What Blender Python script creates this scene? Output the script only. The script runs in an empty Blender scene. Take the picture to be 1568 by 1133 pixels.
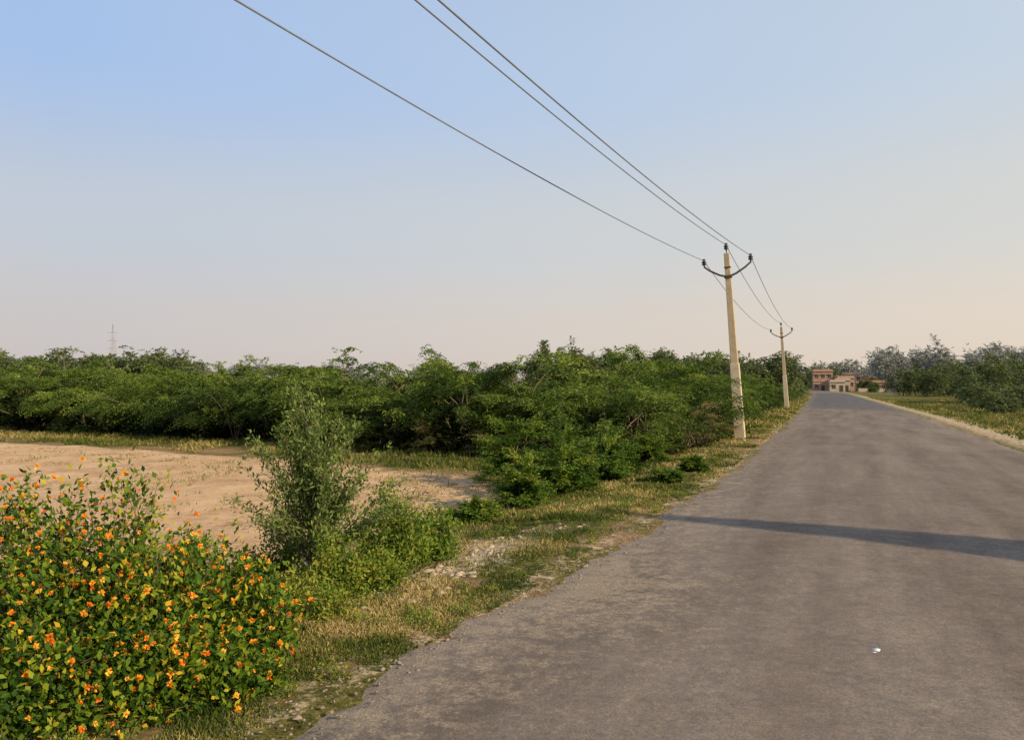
import bpy, math, numpy as np
from mathutils import Vector, Matrix
R = np.random.default_rng(7)
scene = bpy.context.scene
scene.view_settings.view_transform = 'Standard'
scene.view_settings.look = 'None'
scene.view_settings.exposure = 0

# ------------------------------------------------------------------ helpers
def vn(x, y, s, seed=0):
    x = np.asarray(x, float)/s; y = np.asarray(y, float)/s
    ix = np.floor(x); iy = np.floor(y); fx = x-ix; fy = y-iy
    fx = fx*fx*(3-2*fx); fy = fy*fy*(3-2*fy)
    def h(a, b):
        v = np.sin(a*127.1+b*311.7+seed*74.7)*43758.5453
        return v-np.floor(v)
    return (h(ix,iy)*(1-fx)+h(ix+1,iy)*fx)*(1-fy)+(h(ix,iy+1)*(1-fx)+h(ix+1,iy+1)*fx)*fy
def fbm(x, y, s, seed=0):
    return .5*vn(x,y,s,seed)+.3*vn(x,y,s/2.1,seed+1)+.2*vn(x,y,s/4.3,seed+2)
def ss(a, b, x):
    t = np.clip((x-a)/(b-a), 0, 1); return t*t*(3-2*t)
def nrm(v):
    return v/np.maximum(np.linalg.norm(v, axis=-1, keepdims=True), 1e-9)

kY = np.array([-60,-40,0,3.2,4.5,7,12,17,27.3,49.2,123,200,246,300,400,700.])
kX = np.array([-30,-21.6,-3.95,-2.3,-1.58,-.25,2.08,4.36,8.47,17.2,45.6,75,91,106,122,150.])
_yy = np.arange(-60, 700, .5); _xx = np.interp(_yy, kY, kX)
_k = np.exp(-np.linspace(-2,2,17)**2); _k /= _k.sum()
_xx = np.convolve(np.pad(_xx, 8, mode='reflect', reflect_type='odd'), _k, 'valid')
def XL(y): return np.interp(y, _yy, _xx)
ROADW = 8.2
def XR(y): return XL(y)+ROADW
def gz(x, y):
    dl = XL(y)-x; dr = x-XR(y)
    out = np.maximum(dl, dr)
    z = -.22*ss(.8, 4.5, out) + (fbm(x,y,3.0,5)-.5)*.14*ss(.3,3,out) + (vn(x,y,.5,9)-.5)*.035*ss(-.1,.6,out)
    z = np.where(out < -.25, -.06, z)
    return z + .012
def pbf(x, y):   # where the stone rubble lies on the verge
    return np.exp(-(((x+.42-(y-9.6)*.42)/.62)**2+((y-9.6)/1.9)**2))

def link(o, parent=None):
    scene.collection.objects.link(o)
    if parent is not None: o.parent = parent
    return o
def empty(name, loc=(0,0,0)):
    e = bpy.data.objects.new(name, None); e.location = loc; e.empty_display_size = .3
    return link(e)
def mesh_np(name, V, F, mats, attrs=None, parent=None, smooth=False, midx=None):
    me = bpy.data.meshes.new(name)
    V = np.asarray(V, np.float32); F = np.asarray(F, np.int32); k = F.shape[1]
    me.vertices.add(len(V)); me.vertices.foreach_set('co', V.ravel())
    me.loops.add(F.size); me.loops.foreach_set('vertex_index', F.ravel())
    me.polygons.add(len(F)); me.polygons.foreach_set('loop_start', np.arange(0, F.size, k, dtype=np.int32))
    if smooth: me.polygons.foreach_set('use_smooth', np.ones(len(F), bool))
    me.update(calc_edges=True)
    for n, a in (attrs or {}).items():
        at = me.attributes.new(n, 'FLOAT', 'POINT'); at.data.foreach_set('value', np.asarray(a, np.float32))
    for m in (mats if isinstance(mats, (list,tuple)) else [mats]): me.materials.append(m)
    return link(bpy.data.objects.new(name, me), parent)

class Leaves:
    def __init__(s): s.V=[]; s.T=[]
    def add(s, P, D, N, L, W, T):
        n = len(P); L = np.broadcast_to(L,(n,))[:,None]; W = np.broadcast_to(W,(n,))[:,None]
        D = nrm(D); S = nrm(np.cross(D, N)); U = np.cross(S, D)
        v = np.stack([P, P+D*L*.45+S*W*.5+U*L*.06, P+D*L, P+D*L*.45-S*W*.5+U*L*.06], 1)
        s.V.append(v.reshape(-1,3)); s.T.append(np.repeat(np.broadcast_to(T,(n,)),4))
    def obj(s, name, mat, parent=None):
        V = np.concatenate(s.V); T = np.concatenate(s.T)
        return mesh_np(name, V, np.arange(len(V)).reshape(-1,4), mat, {'tint':T}, parent)
class Tubes:
    def __init__(s): s.V=[]; s.F=[]; s.n=0
    def add(s, pts, r0, r1, k=5):
        pts = np.asarray(pts, float); m = len(pts)
        t = np.gradient(pts, axis=0); t = nrm(t)
        a = nrm(np.cross(t, np.array([.31,.92,.2]))); b = np.cross(t, a)
        ang = np.arange(k)*2*math.pi/k
        r = np.linspace(r0, r1, m)[:,None,None]
        v = pts[:,None,:]+r*(a[:,None,:]*np.cos(ang)[None,:,None]+b[:,None,:]*np.sin(ang)[None,:,None])
        s.V.append(v.reshape(-1,3))
        i = np.arange(m-1)[:,None]*k; j = np.arange(k)[None,:]; j2 = (j+1)%k
        f = np.stack([i+j, i+j2, i+k+j2, i+k+j], -1).reshape(-1,4)+s.n
        s.F.append(f); s.n += m*k
    def obj(s, name, mat, parent=None):
        return mesh_np(name, np.concatenate(s.V), np.concatenate(s.F), mat, None, parent, smooth=True)

def sprays(acc, P, D, L, K, ll, lw, droop, tint):
    """P,D (n,3): curved twigs carrying K pairs of leaflets"""
    n = len(P); L = np.broadcast_to(L,(n,))
    t = (np.arange(K)+.5)/K
    Q = P[:,None,:]+D[:,None,:]*(t[None,:,None]*L[:,None,None])
    Q = Q.copy(); Q[:,:,2] -= droop*(t[None,:]**2)*L[:,None]
    T = np.repeat(D[:,None,:],K,1).copy(); T[:,:,2] -= 2*droop*t[None,:]
    T = nrm(T); S = nrm(np.cross(T, np.array([0,0,1.])+R.normal(0,.15,(n,K,3))))
    for sg in (1,-1):
        d = T*.75+S*sg*.8+R.normal(0,.28,(n,K,3)); d[:,:,2] -= .15
        N = np.array([0,0,1.])+R.normal(0,.55,(n,K,3))
        sc = (1-.35*t[None,:])*R.uniform(.7,1.25,(n,K))
        acc.add(Q.reshape(-1,3), d.reshape(-1,3), N.reshape(-1,3), (ll*sc).ravel(), (lw*sc).ravel(),
                (np.repeat(np.broadcast_to(tint,(n,))[:,None],K,1)+R.normal(0,.07,(n,K))).ravel())

def clump_bush(acc, tub, cx, cy, rx, ry, h, nc, nsp, K, L, ll, lw, droop, tint, minz=.12, zb=None, umb=0.):
    zb = gz(np.array(cx),np.array(cy)).item() if zb is None else zb
    B = nrm(R.normal(0,1,(7,3))); B[:,2] = abs(B[:,2])
    ni = nc//3; n = nc+ni
    ct = R.uniform(minz,1,n)**.9; ph = R.uniform(0,2*math.pi,n); st = np.sqrt(1-ct**2)
    d = np.stack([st*np.cos(ph), st*np.sin(ph), ct],1)
    lump = .76+.36*np.max(np.maximum(d@B.T,0)**5,1)
    sh = 1-.38*R.random(n)**1.6; sh[nc:] = R.uniform(.25,.62,ni)
    C = np.array([cx,cy,zb+.05*h])+d*np.array([rx,ry,h*.93])*(lump*sh)[:,None]
    if umb > 0:   # umbrella-shaped crown: lower edge lifted and pushed outward
        C[:nc,2] = zb+h*umb+(C[:nc,2]-zb)*(1-umb)
        C[:,:2] = np.array([cx,cy])+(C[:,:2]-np.array([cx,cy]))*1.12
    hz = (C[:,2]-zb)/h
    tc = tint+R.normal(0,.12,n)+.15*(sh-.9)+.30*(hz-.6)  # shading put into leaf tint: darker low and inside, lighter towards the top
    P = np.repeat(C,nsp,0)+R.normal(0,.13,(n*nsp,3))*np.array([rx,ry,h*.3])*.6
    out = np.repeat(d*np.array([1,1,.25]),nsp,0)
    D = nrm(nrm(out)+R.normal(0,.38,(n*nsp,3))*np.array([1,1,.45])+np.array([0,0,.28]))
    P -= D*L*.35
    sc = np.repeat(np.where(np.arange(n)<nc,1,1.35),nsp)
    k = sc > 1.1
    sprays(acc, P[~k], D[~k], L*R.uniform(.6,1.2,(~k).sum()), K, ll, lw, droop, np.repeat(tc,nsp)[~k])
    sprays(acc, P[k], D[k], L*R.uniform(.6,1.2,k.sum()), max(4,K-3), ll*1.5, lw*2.4, droop, np.repeat(tc,nsp)[k]-.18)  # inner fill tinted darker to stand in for shade inside the crown
    if tub is not None:
        for i in range(0,nc,max(1,nc//12)):
            b = np.array([cx+R.normal(0,rx*.16), cy+R.normal(0,ry*.16), zb-.05]); e = C[i]
            t = np.linspace(0,1,7)[:,None]
            mm = b+(e-b)*np.array([.25,.25,.75])
            pts = (1-t)**2*b+2*t*(1-t)*mm+t**2*e+R.normal(0,.02,(7,3))*t*h*.3
            tub.add(pts, .012*h+.006, .004*h, 4)

# ------------------------------------------------------------------ materials
def newmat(name):
    m = bpy.data.materials.new(name); m.use_nodes = True
    nt = m.node_tree; nt.nodes.clear(); return m, nt, nt.nodes, nt.links
def ramp(nd, stops, fac, lk):
    r = nd.new('ShaderNodeValToRGB'); e = r.color_ramp.elements
    while len(e) < len(stops): e.new(.5)
    for i,(p,c) in enumerate(stops):
        e[i].position = p; e[i].color = (*c,1) if len(c)==3 else c
    lk.new(fac, r.inputs[0]); return r.outputs[0]
def noise(nd, lk, vec, scale, detail=4, rough=.6):
    n = nd.new('ShaderNodeTexNoise'); n.inputs['Scale'].default_value = scale
    n.inputs['Detail'].default_value = detail; n.inputs['Roughness'].default_value = rough
    if vec is not None: lk.new(vec, n.inputs['Vector'])
    return n.outputs['Fac']
def mix(nd, lk, f, a, b, mode='MIX'):
    m = nd.new('ShaderNodeMix'); m.data_type='RGBA'; m.blend_type = mode
    for s,v in ((m.inputs[0],f),(m.inputs[6],a),(m.inputs[7],b)):
        if isinstance(v,(int,float)): s.default_value = v
        elif isinstance(v,tuple): s.default_value = (*v,1)
        else: lk.new(v, s)
    return m.outputs[2]
def mth(nd, lk, op, a, b=None, c=None, clamp=False):
    m = nd.new('ShaderNodeMath'); m.operation = op; m.use_clamp = clamp
    for i,v in enumerate((a,b,c)):
        if v is None: continue
        if isinstance(v,(int,float)): m.inputs[i].default_value = v
        else: lk.new(v, m.inputs[i])
    return m.outputs[0]
def attr(nd, name):
    a = nd.new('ShaderNodeAttribute'); a.attribute_name = name; return a.outputs['Fac']

def leafmat(name, stops, trans=.3, rough=.6):
    m, nt, nd, lk = newmat(name)
    c = ramp(nd, stops, attr(nd,'tint'), lk)
    p = nd.new('ShaderNodeBsdfPrincipled'); p.inputs['Roughness'].default_value = rough
    p.inputs['Specular IOR Level'].default_value = .15
    lk.new(c, p.inputs['Base Color'])
    t = nd.new('ShaderNodeBsdfTranslucent')
    lk.new(mix(nd,lk,1.0,c,(1.1,1.15,.45),'MULTIPLY'), t.inputs['Color'])
    x = nd.new('ShaderNodeMixShader'); x.inputs[0].default_value = trans
    lk.new(p.outputs[0], x.inputs[1]); lk.new(t.outputs[0], x.inputs[2])
    o = nd.new('ShaderNodeOutputMaterial'); lk.new(x.outputs[0], o.inputs[0]); return m
def surfmat(name, c1, c2, scale=8, rough=.85, bump=.3, bscale=None, spec=.3):
    m, nt, nd, lk = newmat(name)
    tc = nd.new('ShaderNodeTexCoord').outputs['Object']
    n = noise(nd, lk, tc, scale, 6)
    c = ramp(nd, [(.3,c1),(.7,c2)], n, lk)
    p = nd.new('ShaderNodeBsdfPrincipled'); p.inputs['Roughness'].default_value = rough
    p.inputs['Specular IOR Level'].default_value = spec
    lk.new(c, p.inputs['Base Color'])
    if bump > 0:
        b = nd.new('ShaderNodeBump'); b.inputs['Strength'].default_value = bump; b.inputs['Distance'].default_value = .02
        lk.new(noise(nd,lk,tc,bscale or scale*5,5), b.inputs['Height']); lk.new(b.outputs[0], p.inputs['Normal'])
    o = nd.new('ShaderNodeOutputMaterial'); lk.new(p.outputs[0], o.inputs[0]); return m

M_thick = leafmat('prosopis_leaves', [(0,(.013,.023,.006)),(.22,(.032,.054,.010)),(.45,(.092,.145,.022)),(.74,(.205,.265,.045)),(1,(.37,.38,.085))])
M_young = leafmat('young_tree_leaves', [(0,(.04,.07,.02)),(.5,(.14,.195,.05)),(.85,(.27,.32,.09)),(1,(.42,.40,.13))])
M_shrub = leafmat('shrub_leaves', [(0,(.02,.045,.006)),(.45,(.095,.165,.02)),(.75,(.22,.285,.035)),(1,(.42,.34,.06))])
M_dry = leafmat('dry_leaves', [(0,(.05,.05,.02)),(.45,(.16,.15,.05)),(.75,(.30,.24,.10)),(1,(.44,.32,.16))])
M_lant = leafmat('lantana_leaves', [(0,(.012,.034,.004)),(.3,(.042,.098,.010)),(.6,(.13,.21,.015)),(.82,(.29,.32,.025)),(.95,(.52,.42,.03)),(1,(.62,.38,.03))])
M_flow = leafmat('lantana_flowers', [(0,(.88,.24,.02)),(.5,(.94,.38,.03)),(1,(.98,.60,.08))], .25)
M_grass = leafmat('verge_grass', [(0,(.05,.08,.012)),(.38,(.125,.145,.028)),(.66,(.28,.235,.07)),(1,(.50,.38,.17))], .25, .7)
M_far = leafmat('far_leaves', [(0,(.055,.08,.032)),(.5,(.13,.16,.06)),(1,(.22,.24,.10))], .2)  # leaf colours lifted paler to imitate distance haze
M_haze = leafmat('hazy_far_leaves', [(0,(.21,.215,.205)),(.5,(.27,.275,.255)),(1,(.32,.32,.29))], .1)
M_bark = surfmat('bark', (.10,.07,.045),(.22,.16,.10), 12)
M_conc = surfmat('pole_concrete', (.40,.30,.18),(.56,.44,.28), 5, .9, .3, 60)
M_conc2 = surfmat('pole_concrete_base', (.48,.38,.25),(.64,.53,.37), 5, .9, .3, 60)
M_iron = surfmat('rusty_iron', (.05,.04,.035),(.11,.09,.075), 20, .7)
M_ins = surfmat('insulator_glaze', (.02,.012,.012),(.04,.02,.018), 10, .3, 0, spec=.5)
M_wire = surfmat('wire_metal', (.17,.19,.23),(.23,.25,.30), 3, .5, 0)
M_stone = surfmat('pale_stone', (.26,.19,.12),(.60,.47,.32), 6, .95, .6)
M_peb = surfmat('gravel_stone', (.14,.11,.08),(.38,.30,.22), 5, .9, .4)
M_white = surfmat('white_scrap', (.7,.7,.7),(.82,.82,.8), 9)

# ground material
m, nt, nd, lk = newmat('ground_soil_grass'); M_ground = m
tc = nd.new('ShaderNodeTexCoord').outputs['Object']
n1 = noise(nd,lk,tc,.9,8,.65); n2 = noise(nd,lk,tc,6,8,.7); n3 = noise(nd,lk,tc,34,6,.75); n4 = noise(nd,lk,tc,.35,4)
def wsum(*tw):
    r = None
    for t_,w_ in tw:
        q = mth(nd,lk,'MULTIPLY',t_,w_); r = q if r is None else mth(nd,lk,'ADD',r,q)
    return r
soil = ramp(nd, [(.38,(.14,.085,.04)),(.5,(.34,.21,.105)),(.62,(.56,.39,.22))], wsum((n2,.4),(n3,.6)), lk)
sand = ramp(nd, [(.38,(.46,.265,.135)),(.5,(.72,.46,.25)),(.62,(.88,.61,.36))], wsum((n1,.4),(n2,.35),(n3,.25)), lk)
green = ramp(nd, [(.38,(.04,.05,.012)),(.5,(.14,.13,.03)),(.6,(.32,.25,.09))], wsum((n2,.4),(n3,.6)), lk)
pale = ramp(nd, [(.42,(.30,.21,.12)),(.56,(.80,.63,.42))], wsum((n2,.5),(n3,.5)), lk)
def thr(a, w=.25, k=1.3):
    s = mth(nd,lk,'ADD',a,mth(nd,lk,'MULTIPLY',mth(nd,lk,'SUBTRACT',n2,.5),k))
    s = mth(nd,lk,'SUBTRACT',s,.5-w/2); return mth(nd,lk,'DIVIDE',s,w,clamp=True)
c = mix(nd,lk,thr(attr(nd,'green')),soil,green)
c = mix(nd,lk,thr(attr(nd,'sand'),.3,1.4),c,sand)
c = mix(nd,lk,thr(attr(nd,'pale'),.4,2.2),c,pale)
c = mix(nd,lk,mth(nd,lk,'MULTIPLY',n4,.4),c,(.65,.57,.5),'MULTIPLY')
p = nd.new('ShaderNodeBsdfPrincipled'); p.inputs['Roughness'].default_value=.95; p.inputs['Specular IOR Level'].default_value=.1
lk.new(c,p.inputs['Base Color'])
b = nd.new('ShaderNodeBump'); b.inputs['Strength'].default_value=.9; b.inputs['Distance'].default_value=.06
lk.new(mth(nd,lk,'ADD',n2,mth(nd,lk,'MULTIPLY',n3,.5)),b.inputs['Height']); lk.new(b.outputs[0],p.inputs['Normal'])
o = nd.new('ShaderNodeOutputMaterial'); lk.new(p.outputs[0],o.inputs[0])

# road material
m, nt, nd, lk = newmat('worn_asphalt'); M_road = m
tc = nd.new('ShaderNodeTexCoord').outputs['Object']
mp = nd.new('ShaderNodeMapping'); mp.vector_type='TEXTURE'; mp.inputs['Rotation'].default_value=(0,0,math.radians(-22.5)); mp.inputs['Scale'].default_value=(1,9,1); lk.new(tc,mp.inputs[0])
a1 = noise(nd,lk,tc,.5,6,.6); a2 = noise(nd,lk,tc,4,8,.7); a3 = noise(nd,lk,tc,60,4,.8); a4 = noise(nd,lk,mp.outputs[0],1.3,5,.6); a5 = noise(nd,lk,tc,14,6,.75)
c = ramp(nd,[(.36,(.155,.119,.092)),(.5,(.205,.162,.128)),(.64,(.255,.207,.165))], mth(nd,lk,'ADD',mth(nd,lk,'MULTIPLY',a1,.3),mth(nd,lk,'MULTIPLY',a4,.7)), lk)
c = mix(nd,lk,.65,c,ramp(nd,[(.3,(.45,.45,.45)),(.5,(.98,.98,.98)),(.68,(1.7,1.65,1.55))],a3,lk),'MULTIPLY')
c = mix(nd,lk,.55,c,ramp(nd,[(.38,(.80,.80,.83)),(.62,(1.15,1.12,1.08))],a2,lk),'MULTIPLY')
c = mix(nd,lk,.55,c,ramp(nd,[(.38,(.78,.78,.78)),(.5,(1.,1.,1.)),(.64,(1.35,1.3,1.22))],a5,lk),'MULTIPLY')
vo = nd.new('ShaderNodeTexVoronoi'); vo.feature='DISTANCE_TO_EDGE'; vo.inputs['Scale'].default_value=.7
wv = nd.new('ShaderNodeVectorMath'); wv.operation='ADD'; lk.new(tc,wv.inputs[0])
nn = nd.new('ShaderNodeTexNoise'); nn.inputs['Scale'].default_value=1.5; nn.inputs['Detail'].default_value=5; lk.new(tc,nn.inputs['Vector'])
lk.new(nn.outputs['Color'],wv.inputs[1]); lk.new(wv.outputs[0],vo.inputs['Vector'])
crack = mth(nd,lk,'LESS_THAN',vo.outputs['Distance'],.008)
crack = mth(nd,lk,'MULTIPLY',crack,mth(nd,lk,'GREATER_THAN',a1,.52))
c = mix(nd,lk,mth(nd,lk,'MULTIPLY',crack,.16),c,(.08,.065,.055))
c = mix(nd,lk,attr(nd,'far_dark'),c,mix(nd,lk,a2,(.085,.087,.095),(.115,.117,.125)))
ds = mth(nd,lk,'ADD',mth(nd,lk,'MULTIPLY',mth(nd,lk,'SUBTRACT',a2,.5),1.7),mth(nd,lk,'MULTIPLY',mth(nd,lk,'SUBTRACT',a5,.5),1.8))
dust = mth(nd,lk,'ADD',attr(nd,'edge'),ds)
dust = mth(nd,lk,'MULTIPLY',mth(nd,lk,'SUBTRACT',dust,.34),2.4,clamp=True)
c = mix(nd,lk,mth(nd,lk,'MULTIPLY',dust,.75),c,ramp(nd,[(.4,(.19,.14,.09)),(.6,(.50,.39,.27))],a3,lk))
p = nd.new('ShaderNodeBsdfPrincipled'); p.inputs['Roughness'].default_value=.9; p.inputs['Specular IOR Level'].default_value=.12
lk.new(c,p.inputs['Base Color'])
b = nd.new('ShaderNodeBump'); b.inputs['Strength'].default_value=.4; b.inputs['Distance'].default_value=.012
lk.new(mth(nd,lk,'ADD',a3,mth(nd,lk,'MULTIPLY',a2,.8)),b.inputs['Height']); lk.new(b.outputs[0],p.inputs['Normal'])
o = nd.new('ShaderNodeOutputMaterial'); lk.new(p.outputs[0],o.inputs[0])

# ------------------------------------------------------------------ ground
N = 600
u = np.linspace(-1,1,N); a = 9.; bb = math.asinh(2500/a)
gx = a*np.sinh(bb*u)+1; gy = a*np.sinh(bb*u)+10
GX, GY = np.meshgrid(gx, gy); GX = GX.ravel(); GY = GY.ravel()
GZ = gz(GX, GY)
idx = np.arange(N*N).reshape(N,N)
F = np.stack([idx[:-1,:-1],idx[:-1,1:],idx[1:,1:],idx[1:,:-1]],-1).reshape(-1,4)
dl = XL(GY)-GX; dr = GX-XR(GY)
def front(x): return np.interp(x, [-90,-50,-24,-9,-2.7,-.7,2.6,5.9,9,18], [58,48,38,30,25.5,24.2,21,27,34,52])
fr = front(GX)
wob = (fbm(GX,GY,4,3)-.5)*4
sandw = 1.15*ss(2.4,3.8,dl+wob*.3)*ss(8.0,9.5,GY+wob*.3)*(1-ss(-5.5,-3.8,GY-fr+wob*.4))
sandw *= 1-.45*ss(-5.5,-2.5,GX+wob*.3)
sandw *= 1-.34*ss(.54,.64,fbm(GX,GY,2.2,27))
sandw = np.maximum(sandw, .8*ss(.3,.6,fbm(GX,GY,7,21))*ss(2,3.5,dl)*(GY<10))
greenw = .56+(fbm(GX,GY,1.3,11)-.5)*1.3+.25*ss(-5,-3,GY-fr)+.15*(dr>1.5)
greenw -= .25*(ss(0,.2,dl)*(1-ss(.3,.6,dl)))+.18*ss(2.5,4,dl)*ss(11,13,GY)
palew = .80*pbf(GX,GY)*(.45+1.0*vn(GX,GY,.4,77))
palew += .6*np.exp(-(((dl-1.4)/.6)**2+((GY-25)/5.)**2))+.68*np.exp(-((dr-1.0)/1.1)**2)*(GY>12)
palew += .5*np.exp(-((dl-.1)/.25)**2)*(.4+.9*vn(GX,GY,1.1,81))
mesh_np('ground', np.stack([GX,GY,GZ],1), F, M_ground, {'sand':sandw,'green':greenw,'pale':palew}, smooth=True)

# ------------------------------------------------------------------ road
ys = [-45.]
while ys[-1] < 560: ys.append(ys[-1]+max(.08, abs(ys[-1]-6)*.012))
ys = np.array(ys); C = 36; uu = np.linspace(0,1,C)
jl = (vn(ys,ys*0,1.3,1)-.5)*.42+(vn(ys,ys*0,.4,2)-.5)*.26+(vn(ys,ys*0,.17,3)-.5)*.16; jr = (vn(ys,ys*0,1.6,4)-.5)*.3+(vn(ys,ys*0,.4,5)-.5)*.2
L_ = XL(ys)+jl; Rr = XR(ys)+jr
X = L_[:,None]*(1-uu)+Rr[:,None]*uu; Y = np.repeat(ys[:,None],C,1)
Z = .02+.07*(1-(2*uu-1)**2)[None,:]+0*X
Z[:,0] -= .05; Z[:,-1] -= .05
idx = np.arange(len(ys)*C).reshape(len(ys),C)
F = np.stack([idx[:-1,:-1],idx[:-1,1:],idx[1:,1:],idx[1:,:-1]],-1).reshape(-1,4)
e = np.minimum(uu,1-uu)*ROADW
edge = (np.exp(-(e/.45)**1.2)*.6+.28*np.exp(-((uu-.08)/.14)**2))[None,:]+0*X
edge += .36*np.exp(-(((X-.9)/1.2)**2+((Y-7.6)/1.8)**2))
far_dark = ss(66,76,Y+1.5*(X-XL(Y)))*.7*(1-ss(190,215,Y))  # darker, bluish-grey stretch of road farther off
mesh_np('road', np.stack([X.ravel(),Y.ravel(),Z.ravel()],1), F, M_road, {'edge':edge.ravel(),'far_dark':far_dark.ravel()}, smooth=True)

# ------------------------------------------------------------------ stones
def stones(name, pos, size, mat, flat=.5):
    import bmesh
    bm = bmesh.new(); bmesh.ops.create_icosphere(bm, subdivisions=1, radius=1)
    bv = np.array([v.co[:] for v in bm.verts]); bf = np.array([[v.index for v in f.verts] for f in bm.faces]); bm.free()
    n = len(pos); k = len(bv)
    sc = size[:,None]*R.uniform(.5,1.5,(n,3))*np.array([1,1,flat])
    an = R.uniform(0,6.28,n); c,s = np.cos(an)[:,None],np.sin(an)[:,None]
    V = bv[None]*R.uniform(.6,1.3,(n,k,1))*sc[:,None,:]
    x = V[:,:,0]*c-V[:,:,1]*s; y = V[:,:,0]*s+V[:,:,1]*c
    V = np.stack([x,y,V[:,:,2]],-1)+pos[:,None,:]
    F = (bf[None]+(np.arange(n)*k)[:,None,None]).reshape(-1,3)
    return mesh_np(name, V.reshape(-1,3), F, mat)
n = 850
cl = R.integers(0,26,n); ccy = R.normal(9.4,1.25,26); ccx = -.42+(ccy-9.6)*.42+R.normal(0,.36,26)
sy = ccy[cl]+R.normal(0,.22,n); sx = ccx[cl]+R.normal(0,.14,n)
sy2 = R.uniform(17,30,200); sx2 = XL(sy2)-R.uniform(.7,2.3,200)
sx = np.concatenate([sx,sx2]); sy = np.concatenate([sy,sy2])
stones('stone_rubble', np.stack([sx,sy,gz(sx,sy)-.004],1), np.concatenate([.010+.055*R.random(n)**3, R.uniform(.03,.08,200)]), M_stone, .45)
n = 3200
sy = 3.0+R.random(n)**1.6*22; t = R.normal(0,.30,n)
sx = XL(sy)+t; on = sx > XL(sy)+.1
sz = np.where(on, .032, gz(sx,sy))
stones('roadside_gravel', np.stack([sx,sy,sz],1), .004+.016*R.random(n)**2, M_peb, .6)
stones('litter_scrap', np.array([[2.64,5.85,.085],[2.60,5.80,.083],[2.68,5.82,.084]]), np.array([.034,.022,.018]), M_white, .35)

# ------------------------------------------------------------------ grass
def blades(acc, x, y, h, w, tint):
    n = len(x); P = np.stack([x,y,gz(x,y)-.005],1)
    D = nrm(np.stack([R.normal(0,.7,n),R.normal(0,.7,n),np.ones(n)],1))
    acc.add(P, D, R.normal(0,1,(n,3)), h, w, tint)
g = Leaves()
def scatter(n, y0, y1, d0, d1, hh, ww, side=1, dens_s=.6, thr_=.4, bias=0., pw=1.6):
    y = y0+(y1-y0)*R.random(n)**pw; d = R.uniform(d0,d1,n)
    x = XL(y)-d if side>0 else XR(y)+d
    f = fbm(x,y,dens_s,31)
    k = f > thr_+.10*np.exp(-d/.15)
    if side > 0: k &= R.random(n) > np.minimum(pbf(x,y)*1.1*(vn(x,y,.3,55)*.6+.6),.95)
    x,y,f,d = x[k],y[k],f[k],d[k]; m = len(x)
    T = np.clip(.54+bias+(fbm(x,y,1.0,41)-.5)*2.1+R.normal(0,.22,m),0,1)
    blades(g, x, y, hh*R.uniform(.35,1.3,m)*(.5+.9*(f-.3)/.4)*(.5+.5*np.minimum(d/.8,1)), ww*R.uniform(.6,1.4,m), T)
scatter(140000, 3.0, 8, -.05, 2.2, .048, .009, thr_=.38, dens_s=.35)
scatter(105000, 6.0, 16, -.05, 3.8, .052, .011, thr_=.40, dens_s=.5)
scatter(56000, 12, 40, 0.0, 4.2, .09, .022, pw=1.3, thr_=.43)
scatter(14000, 3.5, 14, .6, 3.5, .12, .011, dens_s=.9, thr_=.55, bias=-.25)
scatter(22000, 38, 120, .1, 4, .22, .05, pw=1.2, thr_=.35)
scatter(45000, 14, 130, 1.0, 14, .20, .05, side=-1, pw=1.3, thr_=.38, bias=-.14)
n = 42000; x = R.uniform(-34,4,n); y = front(x)-4.2+R.random(n)*6.5
k = (XL(y)-x > 3)&(fbm(x,y,1.6,51) > .36+.16*ss(2,0,y-front(x)+4.2)); x=x[k]; y=y[k]
blades(g, x, y, .18*R.uniform(.4,1.4,len(x)), .035*R.uniform(.6,1.4,len(x)), np.clip(.5+(fbm(x,y,3,61)-.5)*1.3+R.normal(0,.15,len(x)),0,1))
n = 34000; x = R.uniform(-22,3,n); y = R.uniform(9,30,n)
k = (XL(y)-x > 2.6)&(y < front(x)-3)&(fbm(x,y,.9,71) > .60-.09*(x>-5)); x=x[k]; y=y[k]
blades(g, x, y, .09*R.uniform(.4,1.3,len(x)), .02*R.uniform(.6,1.4,len(x)), np.clip(.6+R.normal(0,.22,len(x)),0,1))
g.obj('grass', M_grass)

# ------------------------------------------------------------------ thicket
par = empty('prosopis_thicket'); A = Leaves(); T = Tubes()
def tb(x, y, r, h, q=0, tint=.45, minz=.1, umb=0.):
    nc, nsp, K, L, ll, lw = [(58,15,9,.9,.15,.042),(46,12,7,.95,.19,.062),(34,9,6,1.05,.26,.095)][q]
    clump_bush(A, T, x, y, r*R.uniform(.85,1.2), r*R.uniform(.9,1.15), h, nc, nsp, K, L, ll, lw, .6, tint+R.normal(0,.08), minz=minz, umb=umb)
x = -33.
while x < 6:
    y = float(front(x))+1.8+R.uniform(-.9,.9)
    tb(x, y, R.uniform(1.9,2.9), R.uniform(2.2,3.2), 0 if x > -27 else 1, .45, .12, .28)
    x += R.uniform(1.8,2.7)
for row,(off,hh) in enumerate([(4.6,3.3),(8.5,3.6),(14,4.0)]):
    x = -46.
    while x < 22:
        y = float(front(min(x,6.)))+off+R.uniform(-1.2,1.2)
        if x < XL(y)-3.6:
            tb(x, y, R.uniform(2.0,3.2), hh*R.uniform(.80,1.07), 1 if row<2 else 2, .48, .2)
        x += R.uniform(2.5,3.6)
y = 29.
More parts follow.
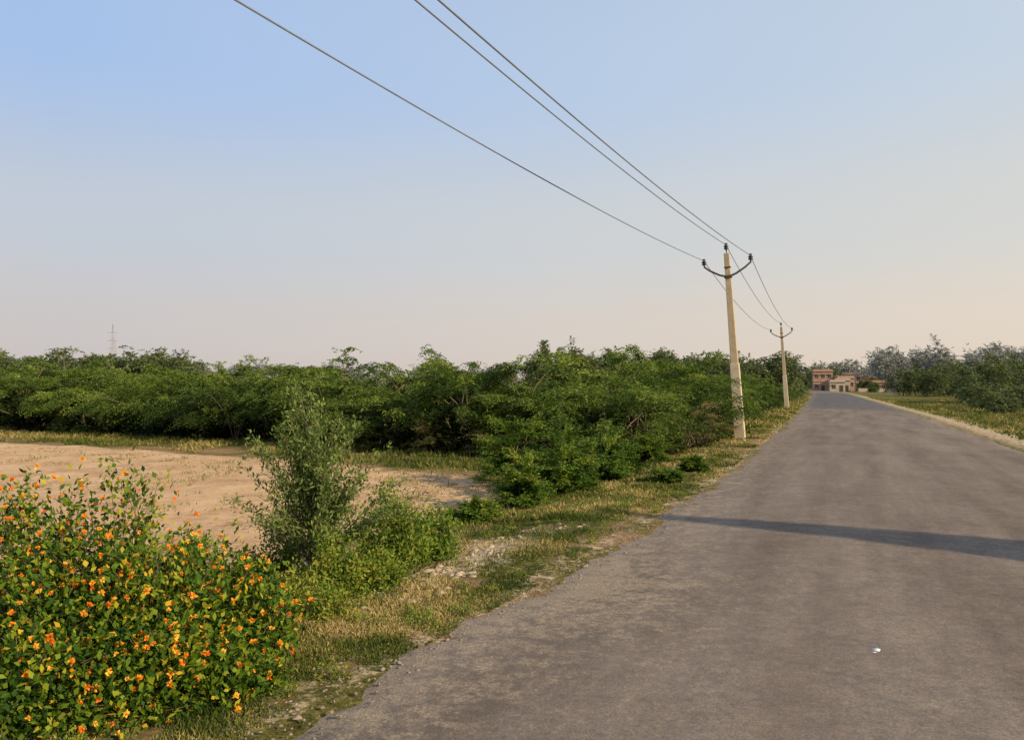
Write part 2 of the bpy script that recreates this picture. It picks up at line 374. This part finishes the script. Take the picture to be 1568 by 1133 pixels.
while y < 230:
    r = R.uniform(1.5,2.5)*(1+.004*y); h = R.uniform(2.2,3.2)*(1+.0016*y)
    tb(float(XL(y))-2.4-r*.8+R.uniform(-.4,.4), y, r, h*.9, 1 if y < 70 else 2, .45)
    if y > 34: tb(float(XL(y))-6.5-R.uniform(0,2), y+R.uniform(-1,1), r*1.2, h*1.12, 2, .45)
    y += R.uniform(2.2,3.2)*(1+.008*y)
A.obj('foliage', M_thick, par); T.obj('branches', M_bark, par)

par = empty('dry_brush'); A = Leaves(); T = Tubes()
for (x,y,r,h) in [(4.3,23.8,1.1,1.2),(5.8,26.3,1.3,1.5),(7.2,30.2,1.2,1.5),(6.2,28.6,1.2,1.7),(-.5,25.0,1.3,1.2),(1.4,23.0,1.0,1.1),(-2.6,26.0,1.2,1.1),(-4.3,27.4,1.0,.9),(3.0,21.8,.8,.8),(2.2,20.6,.6,.6)]:
    clump_bush(A, T, x, y, r, r, h, 26, 9, 7, .5*min(1,r+.2), .09, .03, .35, .5)
A.obj('foliage', M_dry, par); T.obj('branches', M_bark, par)

for (x,y,r,h,t) in [(.15,14.2,.5,.85,.58),(.9,15.6,.65,1.25,.58),(1.0,17.2,.72,1.45,.48),(2.0,17.6,.6,1.0,.58),(2.5,19.2,.7,1.0,.5),
                    (3.5,21.0,.7,.85,.5),(.0,17.8,.75,1.65,.55),(4.2,18.6,.28,.3,.45),(3.2,16.6,.25,.25,.45),(-.55,12.6,.34,.38,.6),(9.6,36,.7,.7,.6)]:
    par = empty('roadside_shrub', (0,0,0)); A = Leaves(); T = Tubes()
    clump_bush(A, T, x, y, r, r, h, int(24+36*r), 11, 8, .42*min(1,r+.4), .075, .036, .2, t, minz=.0)
    A.obj('leaves', M_shrub, par); T.obj('stems', M_bark, par)

# ------------------------------------------------------------------ stem plants (young tree, lantana)
def stemplant(A, T, base, brad, tips, K, ll, lw, tint, start=.3, r0=.012, jitter=.25, up=.3, tj=.12):
    for tip in tips:
        b = np.array([base[0]+R.normal(0,brad), base[1]+R.normal(0,brad), base[2]-.03])
        m = b+(tip-b)*np.array([.35,.35,.65])+R.normal(0,.05,3)
        t = np.linspace(0,1,8)[:,None]
        pts = (1-t)**2*b+2*t*(1-t)*m+t**2*tip
        T.add(pts, r0, .002, 4)
        tt = np.sort(R.uniform(start,1.02,K))[:,None]
        Q = (1-tt)**2*b+2*tt*(1-tt)*m+tt**2*tip
        tan = nrm(2*(1-tt)*(m-b)+2*tt*(tip-m))
        Q = Q+R.normal(0,jitter*.25,(K,3))
        d = tan*.5+R.normal(0,.75,(K,3))+np.array([0,0,up])
        Nn = np.array([.1,-.2,1.])+R.normal(0,.5,(K,3))
        ti = tint+R.normal(0,.1)+R.normal(0,tj,K)+.18*(tt[:,0]-.7)
        A.add(Q, d, Nn, ll*R.uniform(.6,1.2,K), lw*R.uniform(.6,1.2,K), np.clip(ti,0,1))
def dometips(cx,cy,rx,ry,h,n,zb,minc=.0):
    ct = R.uniform(minc,1,n); ph = R.uniform(0,6.283,n); st = np.sqrt(1-ct**2)
    s = R.uniform(.72,1.1,n)
    return np.stack([cx+rx*st*np.cos(ph)*s, cy+ry*st*np.sin(ph)*s, zb+h*(.08+.92*ct*s)],1)

par = empty('young_tree'); A = Leaves(); T = Tubes()
zb = float(gz(np.array(-1.98),np.array(8.2)))
T.add([[-1.98,8.2,zb-.05],[-1.97,8.2,zb+.35],[-2.0,8.2,zb+.8],[-2.03,8.22,zb+1.2],[-2.1,8.2,zb+1.7]],.028,.006,6)
tips = []
for i in range(66):
    z = R.uniform(.45,1.8); rr = (.86*(1-((z-.75)/1.3)**2) if z > .75 else .85)*R.uniform(.4,1.1); an = R.uniform(0,6.283)
    tips.append([-2.0-.05*z+rr*math.cos(an)*.95+.08, 8.2+rr*math.sin(an)*.7, zb+z])
for i in range(6): tips.append([-2.22+R.normal(0,.15),8.2+R.normal(0,.12),zb+R.uniform(1.75,2.15)])
tips += [[-2.75,8.1,zb+1.25],[-2.85,8.2,zb+.9],[-2.7,8.3,zb+.65],[-1.25,8.1,zb+1.4],[-1.1,8.2,zb+1.1],[-1.55,8.1,zb+1.7],[-2.6,8.0,zb+1.55],[-.95,8.2,zb+.95]]
stemplant(A,T,(-1.98,8.2,zb+.2),.03,np.array(tips),140,.062,.024,.54,start=.38,r0=.009,jitter=.16,up=.35)
A.obj('leaves', M_young, par); T.obj('branches', M_bark, par)
for (cx,cy,rx,ry,h,n,t,ll) in [(-1.3,8.7,.52,.45,.96,66,.58,.055),(-.95,9.4,.36,.36,.66,34,.52,.055),(-1.75,7.75,.46,.4,.58,48,.64,.05),(-1.38,8.0,.34,.32,.46,28,.66,.045),
                               (-2.5,8.6,.45,.4,.5,30,.55,.05),(-1.6,6.9,.22,.22,.3,16,.7,.04),(-2.0,7.2,.3,.25,.4,22,.72,.045)]:
    par = empty('roadside_shrub'); A = Leaves(); T = Tubes(); zb = float(gz(np.array(cx),np.array(cy)))
    stemplant(A,T,(cx,cy,zb),rx*.3,dometips(cx,cy,rx,ry,h,n,zb),110,ll,ll*.5,t,start=.2,r0=.005,jitter=.2)
    A.obj('leaves', M_shrub, par); T.obj('stems', M_bark, par)

# lantana
par = empty('lantana_bush'); A = Leaves(); T = Tubes(); Fl = Leaves()
lobes = [(-2.85,5.75,.72,.6,1.38,95),(-3.6,6.0,.75,.65,1.45,80),(-2.35,5.45,.55,.5,.98,72),(-1.98,5.9,.45,.45,.72,50),(-3.0,5.25,.8,.5,.95,88),(-4.3,6.1,.7,.6,1.5,50),(-2.2,5.0,.42,.32,.55,40),(-2.75,4.75,.6,.3,.5,54),(-2.45,6.3,.5,.5,.85,45),(-1.85,5.2,.3,.3,.4,26)]
for (cx,cy,rx,ry,h,n) in lobes:
    zb = float(gz(np.array(cx),np.array(cy)))
    tips = dometips(cx,cy,rx,ry,h,n,zb,-.05)
    stemplant(A,T,(cx,cy,zb),rx*.28,tips,98,.056,.032,.46,start=.22,r0=.006,jitter=.26,tj=.24)
    k = R.choice(n, int(n*.85), replace=False)
    for tip in tips[k]:
        for q in range(R.integers(1,3)):
            c = tip+R.normal(0,.075,3)+np.array([.01,-.045,.01]); m = 20; s_ = R.uniform(.85,1.6)
            d = nrm(R.normal(0,1,(m,3))+np.array([.1,-.3,.5]))
            Fl.add(c+d*.003, d, R.normal(0,1,(m,3)), R.uniform(.011,.019,m)*s_, .012*s_, np.clip(R.normal(.5,.35)+R.normal(0,.15,m),0,1))
A.obj('leaves', M_lant, par); T.obj('stems', M_bark, par); Fl.obj('flowers', M_flow, par)

par = empty('verge_weeds'); A = Leaves(); T = Tubes()
for i in range(230):
    y = 3.2+R.random()**1.4*13; dd = R.uniform(.12,3.0); x = float(XL(y))-dd
    if float(pbf(x,y)) > .5: continue
    zb = float(gz(np.array(x),np.array(y))); r = R.uniform(.04,.15)
    stemplant(A,T,(x,y,zb),.02,dometips(x,y,r,r,r*R.uniform(.4,.8),10,zb),24,.026,.012,R.uniform(.3,.9),start=.1,r0=.002,jitter=.1)
A.obj('leaves', M_shrub, par); T.obj('stems', M_bark, par)

# ------------------------------------------------------------------ trees
def tree(A, T, x, y, r, h, nc=40, leaf=.3, tint=.45, zscale=.6):
    zb = float(gz(np.array(float(x)),np.array(float(y))))
    cz = zb+h*(1-zscale/2); crz = h*zscale/2
    d = nrm(R.normal(0,1,(nc,3))); s = R.uniform(.45,1.1,nc)
    C = np.array([x,y,cz])+d*np.array([r,r,crz])*s[:,None]
    T.add([[x,y,zb-.1],[x+R.normal(0,.02*h),y,zb+h*.3],[x+R.normal(0,.03*h),y,cz]], .028*h, .01*h, 6)
    for i in range(0,nc,5):
        b = np.array([x,y,zb+h*R.uniform(.2,.45)]); T.add([b,(b+C[i])/2+np.array([0,0,.04*h]),C[i]], .012*h, .004*h, 4)
    m = 16
    P = np.repeat(C,m,0)+R.normal(0,1,(nc*m,3))*np.array([r,r,crz])*.14
    D = nrm(np.repeat(d,m,0)+R.normal(0,.7,(nc*m,3)))
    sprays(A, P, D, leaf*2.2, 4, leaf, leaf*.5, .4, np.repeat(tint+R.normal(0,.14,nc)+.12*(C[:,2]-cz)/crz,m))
par = empty('distant_tree_mass'); A = Leaves(); T = Tubes()
for i in range(38):
    y = R.uniform(85,185); off = R.uniform(10,50); tree(A,T,float(XR(y))+off,y,R.uniform(1.8,4.6),R.uniform(2.8,6.3)*(.72+y/300),nc=38,leaf=.38,zscale=.93)
for i in range(30):
    y = R.uniform(42,84); off = R.uniform(5,30); tree(A,T,float(XR(y))+off,y,R.uniform(.8,2.4),R.uniform(.8,2.6),nc=34,leaf=.22,tint=.5,zscale=1.0)
for i in range(12):
    y = R.uniform(180,300); tree(A,T,float(XR(y))+R.uniform(30,55),y,R.uniform(3,5),R.uniform(6,9.5),nc=34,leaf=.5,zscale=.92)
for (x,y,r,h) in [(139,345,4,11),(124,279,1.8,3.6),(130,345,3.5,11.5),(121,300,1.6,4.6),(133,292,2.2,5.),(116,322,2.2,7.),(127,291,1.5,3.4),(118,262,1.2,2.4),(129,262,1.6,3.0)]:
    tree(A,T,x,y,r,h,nc=30,leaf=.5,zscale=.85)
A.obj('foliage', M_far, par); T.obj('trunks', M_bark, par)
par = empty('distant_tree_row'); A = Leaves(); T = Tubes()
for i in range(30):
    px = R.uniform(-.66,-.4); y = R.uniform(85,120); tree(A,T,px*y,y,R.uniform(2.6,4),R.uniform(5,6.0),nc=30,leaf=.42,zscale=.8)
for i in range(30):
    px = R.uniform(.02,.2); y = R.uniform(110,150); tree(A,T,px*y,y,R.uniform(1.0,2.1),R.uniform(6.0,8.0),nc=26,leaf=.42,zscale=.85)
for i in range(24):
    px = R.uniform(.2,.345); y = R.uniform(100,150); tree(A,T,px*y,y,R.uniform(2.4,3.6),R.uniform(5.0,6.4),nc=30,leaf=.42,zscale=.85)
A.obj('foliage', M_far, par); T.obj('trunks', M_bark, par)
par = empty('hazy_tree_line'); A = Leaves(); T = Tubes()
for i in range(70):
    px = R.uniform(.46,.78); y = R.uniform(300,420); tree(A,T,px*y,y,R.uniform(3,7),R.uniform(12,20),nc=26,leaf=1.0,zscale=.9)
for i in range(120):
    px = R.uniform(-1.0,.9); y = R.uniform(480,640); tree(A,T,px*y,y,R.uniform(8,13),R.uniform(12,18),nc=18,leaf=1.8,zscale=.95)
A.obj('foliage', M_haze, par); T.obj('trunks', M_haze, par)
# slender ashoka tree right of the road (outside the frame, its shadow crosses the road)
par = empty('ashoka_tree'); A = Leaves(); T = Tubes(); bx,by,H = 12.9,4.15,7.2
T.add([[bx,by,-.3],[bx,by,3],[bx,by,H-.1]],.09,.01,8)
n = 2300; z = .5+(H-.5)*(1-np.sqrt(R.random(n))); an = R.uniform(0,6.283,n); rad = (H-z)*.27+.01
P = np.stack([bx+rad*.3*np.cos(an),by+rad*.3*np.sin(an),z+rad*.3],1)
sprays(A,P,nrm(np.stack([np.cos(an),np.sin(an),-.5+0*an],1)),rad*.75,8,.15,.05,.4,.45)
A.obj('leaves', M_shrub, par); T.obj('trunk', M_bark, par)

# ------------------------------------------------------------------ utility poles
def box_taper(name, z0, z1, w0, d0, w1, d1, mat, parent, bev=.015):
    V = [(-w0/2,-d0/2,z0),(w0/2,-d0/2,z0),(w0/2,d0/2,z0),(-w0/2,d0/2,z0),(-w1/2,-d1/2,z1),(w1/2,-d1/2,z1),(w1/2,d1/2,z1),(-w1/2,d1/2,z1)]
    Fc = [(3,2,1,0),(4,5,6,7),(0,1,5,4),(1,2,6,5),(2,3,7,6),(3,0,4,7)]
    me = bpy.data.meshes.new(name); me.from_pydata(V,[],Fc); me.materials.append(mat)
    o = link(bpy.data.objects.new(name,me),parent); b = o.modifiers.new('bevel','BEVEL'); b.width = bev; b.segments = 2; return o
def box(name, c, s, mat, parent, bev=0.):
    o = box_taper(name,-s[2]/2,s[2]/2,s[0],s[1],s[0],s[1],mat,parent,bev or .001); o.location = c
    if not bev: o.modifiers.clear()
    return o
def lathe(name, prof, mat, parent, loc, k=12):
    V=[];Fc=[]
    for (r,z) in prof:
        for i in range(k): V.append((r*math.cos(i*2*math.pi/k),r*math.sin(i*2*math.pi/k),z))
    for j in range(len(prof)-1):
        for i in range(k): Fc.append((j*k+i,j*k+(i+1)%k,(j+1)*k+(i+1)%k,(j+1)*k+i))
    me = bpy.data.meshes.new(name); me.from_pydata(V,[],Fc); me.materials.append(mat)
    for p_ in me.polygons: p_.use_smooth = True
    o = link(bpy.data.objects.new(name,me),parent); o.location = loc; return o
INS = [(.0,0),(.03,0),(.03,.05),(.085,.06),(.095,.09),(.055,.11),(.055,.13),(.09,.14),(.095,.17),(.055,.19),(.05,.23),(.065,.25),(.055,.28),(.0,.29)]
def pole(x, y, lean, la=.85, ra=.85):
    p = empty('utility_pole'); z = float(gz(np.array(float(x)),np.array(float(y))))-.02
    p.matrix_world = Matrix.Translation((x,y,z))@Matrix.Rotation(math.radians(-lean),4,'Y')@Matrix.Rotation(math.radians(-22),4,'Z')
    box_taper('shaft', 2.85, 6.98, .27,.24,.19,.17, M_conc, p)
    box_taper('lower_shaft', -.6, 2.86, .40,.34,.33,.29, M_conc2, p, .02)
    lathe('top_pin', [(0,0),(.018,0),(.018,.16),(0,.16)], M_iron, p, (0,0,6.97))
    lathe('insulator', INS, M_ins, p, (0,0,7.08))
    pts = []
    for sg,ar in ((-1,la),(1,ra)):
        t = Tubes(); t.add([[0,-.13,6.08],[sg*ar*.35,-.12,6.18],[sg*ar*.75,-.08,6.38],[sg*ar,0,6.56],[sg*ar,0,6.62]],.04,.035,6)
        t.obj('cross_arm', M_iron, p); lathe('insulator', INS, M_ins, p, (sg*ar,0,6.58)); pts.append(p.matrix_world@Vector((sg*ar,0,6.8)))
    box('clamp', (0,-.01,6.1), (.27,.27,.10), M_iron, p, .01)
    box('clamp', (0,-.01,6.45), (.24,.25,.04), M_iron, p, .01)
    return [pts[0], p.matrix_world@Vector((0,0,7.3)), pts[1]]
p1 = pole(8.51,30.0,3.9); p2 = pole(23.25,68.0,3.6)
p0 = pole(-10.1,-10.0,0,1.55,.62)
def wire(par, a, b, sag, r):
    t = np.linspace(0,1,60)[:,None]; a = np.array(a); b = np.array(b)
    pts = a+(b-a)*t; pts[:,2] -= (4*sag*t*(1-t))[:,0]
    T = Tubes(); T.add(pts, r, r, 5); T.obj('wire', M_wire, par)
par = empty('power_lines')
for i in range(3):
    wire(par, p1[i], p0[i], .58, .0135); wire(par, p1[i], p2[i], .55, .0135)

# distant lattice tower
par = empty('lattice_tower'); T = Tubes(); tx,ty,th = -189.,380.,31.
for sx_ in (-1,1):
    for sy_ in (-1,1):
        T.add([[tx+sx_*2.4,ty+sy_*2.4,0],[tx+sx_*.5,ty+sy_*.5,th*.8],[tx+sx_*.1,ty+sy_*.1,th]],.14,.10,4)
for j in range(12):
    z0=th*.8*j/12; z1=th*.8*(j+1)/12; w0=2.4-1.9*j/12; w1=2.4-1.9*(j+1)/12
    for sg in (-1,1):
        T.add([[tx-w0*sg,ty-w0,z0],[tx+w1*sg,ty-w1,z1]],.06,.06,4); T.add([[tx-w0*sg,ty+w0,z0],[tx+w1*sg,ty+w1,z1]],.06,.06,4)
for z_ in (th*.62,th*.74,th*.86): T.add([[tx-2.4,ty,z_],[tx,ty,z_+.7],[tx+2.4,ty,z_]],.07,.07,4)
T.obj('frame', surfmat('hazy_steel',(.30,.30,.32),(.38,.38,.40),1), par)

# ------------------------------------------------------------------ buildings
def brickmat(name, a_, b_, mo):
    m, nt, nd, lk = newmat(name); tc = nd.new('ShaderNodeTexCoord').outputs['Object']
    mp = nd.new('ShaderNodeMapping'); mp.inputs['Rotation'].default_value=(math.radians(90),0,0); lk.new(tc,mp.inputs[0])
    bt = nd.new('ShaderNodeTexBrick'); bt.inputs['Scale'].default_value=3; bt.inputs['Color1'].default_value=(*a_,1); bt.inputs['Color2'].default_value=(*b_,1); bt.inputs['Mortar'].default_value=(*mo,1)
    lk.new(mp.outputs[0],bt.inputs['Vector'])
    c = mix(nd,lk,.5,bt.outputs['Color'],ramp(nd,[(.3,(.6,.6,.6)),(.7,(1.2,1.2,1.2))],noise(nd,lk,tc,.8,6),lk),'MULTIPLY')
    p = nd.new('ShaderNodeBsdfPrincipled'); p.inputs['Roughness'].default_value=.9; lk.new(c,p.inputs['Base Color'])
    o = nd.new('ShaderNodeOutputMaterial'); lk.new(p.outputs[0],o.inputs[0]); return m
M_brick = brickmat('red_brick',(.44,.21,.12),(.52,.27,.16),(.40,.32,.25))
M_plas = surfmat('cream_plaster',(.46,.34,.24),(.60,.46,.34),.6)
M_plw = surfmat('pale_plaster',(.42,.33,.25),(.55,.44,.34),.6)
M_glass = surfmat('dark_window',(.03,.035,.04),(.06,.07,.08),2,.3,0,spec=.6)
M_slab = surfmat('roof_slab',(.35,.28,.23),(.5,.40,.33),1)
def house(name, x, y, w, d, h, storeys, mat, rot, nwin):
    p = empty(name,(x,y,-.3)); p.rotation_euler = (0,0,rot)
    box('walls',(0,0,h/2),(w,d,h),mat,p); box('roof',(0,0,h+.1),(w+.7,d+.7,.2),M_slab,p,.02)
    for sg in (-1,1):
        box('parapet',(0,sg*(d/2-.1),h+.55),(w,.15,.7),mat,p); box('parapet',(sg*(w/2-.1),0,h+.55),(.15,d-.4,.7),mat,p)
    sh = h/storeys
    for s_ in range(storeys):
        if s_: box('floor_band',(0,-d/2-.08,s_*sh),(w+.3,.3,.18),M_slab,p)
        for i in range(nwin):
            xx = -w/2+w*(i+.5)/nwin
            if s_==0 and i==nwin//2:
                box('door',(xx,-d/2-.03,1.15),(1.2,.08,2.3),M_iron,p); continue
            box('window',(xx,-d/2-.02,s_*sh+sh*.52),(1.2,.06,1.3),M_glass,p)
            box('window_frame',(xx,-d/2-.05,s_*sh+sh*.52),(.07,.05,1.3),M_slab,p)
            box('sunshade',(xx,-d/2-.22,s_*sh+sh*.52+.8),(1.6,.44,.09),M_slab,p)
    return p
house('brick_house',120.5,312,7,8,7.6,2,M_brick,-.3,3)
house('plaster_house',114.8,284,5,6,3.4,1,M_plas,-.3,2)
house('brick_house',126.5,306,6,7,5.0,1,M_brick,-.2,3)
house('plaster_house',132,312,6,7,6.4,2,M_plas,-.3,3)
house('brick_house',139,314,6,7,5.0,1,M_brick,-.35,2)
house('brick_house',129.5,284,5,6,3.2,1,M_brick,-.3,2)
house('plaster_house',120,292,5,6,4.0,1,M_plw,-.3,2)
w = empty('boundary_wall',(123,266,-.25)); w.rotation_euler=(0,0,-.2)
box('wall',(0,0,.6),(16,.25,1.2),M_plw,w); box('coping',(0,0,1.25),(16.1,.35,.1),M_slab,w)
for i in range(6): box('pier',(-7.5+i*3,-.02,.7),(.4,.42,1.4),M_plw,w)

# ------------------------------------------------------------------ light, sky
EL = math.radians(26); sh_ = Vector((-.8,.6,0))
sd = Vector((sh_.x*math.cos(EL), sh_.y*math.cos(EL), -math.sin(EL)))
ld = bpy.data.lights.new('sun','SUN'); ld.energy = 5.0; ld.angle = math.radians(.8); ld.color = (1,.83,.57)
lo = link(bpy.data.objects.new('sun',ld)); lo.rotation_euler = sd.to_track_quat('-Z','Y').to_euler(); lo.location=(20,-20,30)
wd = bpy.data.worlds.new('World'); scene.world = wd; wd.use_nodes = True
nt = wd.node_tree; nd = nt.nodes; lk = nt.links; nd.clear()
sk = nd.new('ShaderNodeTexSky'); sk.sky_type='NISHITA'; sk.sun_disc=False; sk.sun_elevation=EL; sk.sun_rotation=math.atan2(.8,-.6)
sk.air_density=1.2; sk.dust_density=3; sk.ozone_density=1.5
tcw = nd.new('ShaderNodeTexCoord').outputs['Generated']
sp = nd.new('ShaderNodeSeparateXYZ'); lk.new(tcw, sp.inputs[0])
wn = nd.new('ShaderNodeTexNoise'); wn.inputs['Scale'].default_value=1.6; wn.inputs['Detail'].default_value=4; lk.new(tcw,wn.inputs['Vector'])
zr = mth(nd,lk,'MAXIMUM',sp.outputs['Z'],0.)
zr = mth(nd,lk,'POWER',zr,.85)
zr = mth(nd,lk,'ADD',zr,mth(nd,lk,'MULTIPLY',mth(nd,lk,'SUBTRACT',wn.outputs['Fac'],.5),.05))
lf = ramp(nd,[(0,(6.3,5.6,5.4)),(.10,(6.2,5.8,5.8)),(.24,(5.6,6.1,6.9)),(.42,(4.0,5.6,8.5)),(1,(2.6,3.5,5.3))],zr,lk)
rt = ramp(nd,[(0,(8.4,6.9,5.4)),(.10,(8.1,7.1,6.0)),(.24,(7.1,7.1,6.8)),(.42,(6.0,6.9,7.9)),(1,(2.8,3.6,5.3))],zr,lk)
for r_ in nd:
    if r_.type=='VALTORGB': r_.color_ramp.interpolation='EASE'
ax = mth(nd,lk,'ADD',mth(nd,lk,'MULTIPLY',sp.outputs['X'],.95),.45,clamp=True)
gr = mix(nd,lk,ax,lf,rt)
cw = mix(nd,lk,.92,sk.outputs[0],gr)
bg = nd.new('ShaderNodeBackground'); bg.inputs['Strength'].default_value=.1; lk.new(cw,bg.inputs[0])
ow = nd.new('ShaderNodeOutputWorld'); lk.new(bg.outputs[0],ow.inputs[0])

# ------------------------------------------------------------------ camera
cd = bpy.data.cameras.new('camera'); cd.lens = 28.24; cd.sensor_width = 36; cd.clip_end = 6000; cd.clip_start=.05
co = link(bpy.data.objects.new('camera',cd)); co.location=(0,0,2.0); co.rotation_euler=(math.radians(91.095),0,0)
scene.camera = co
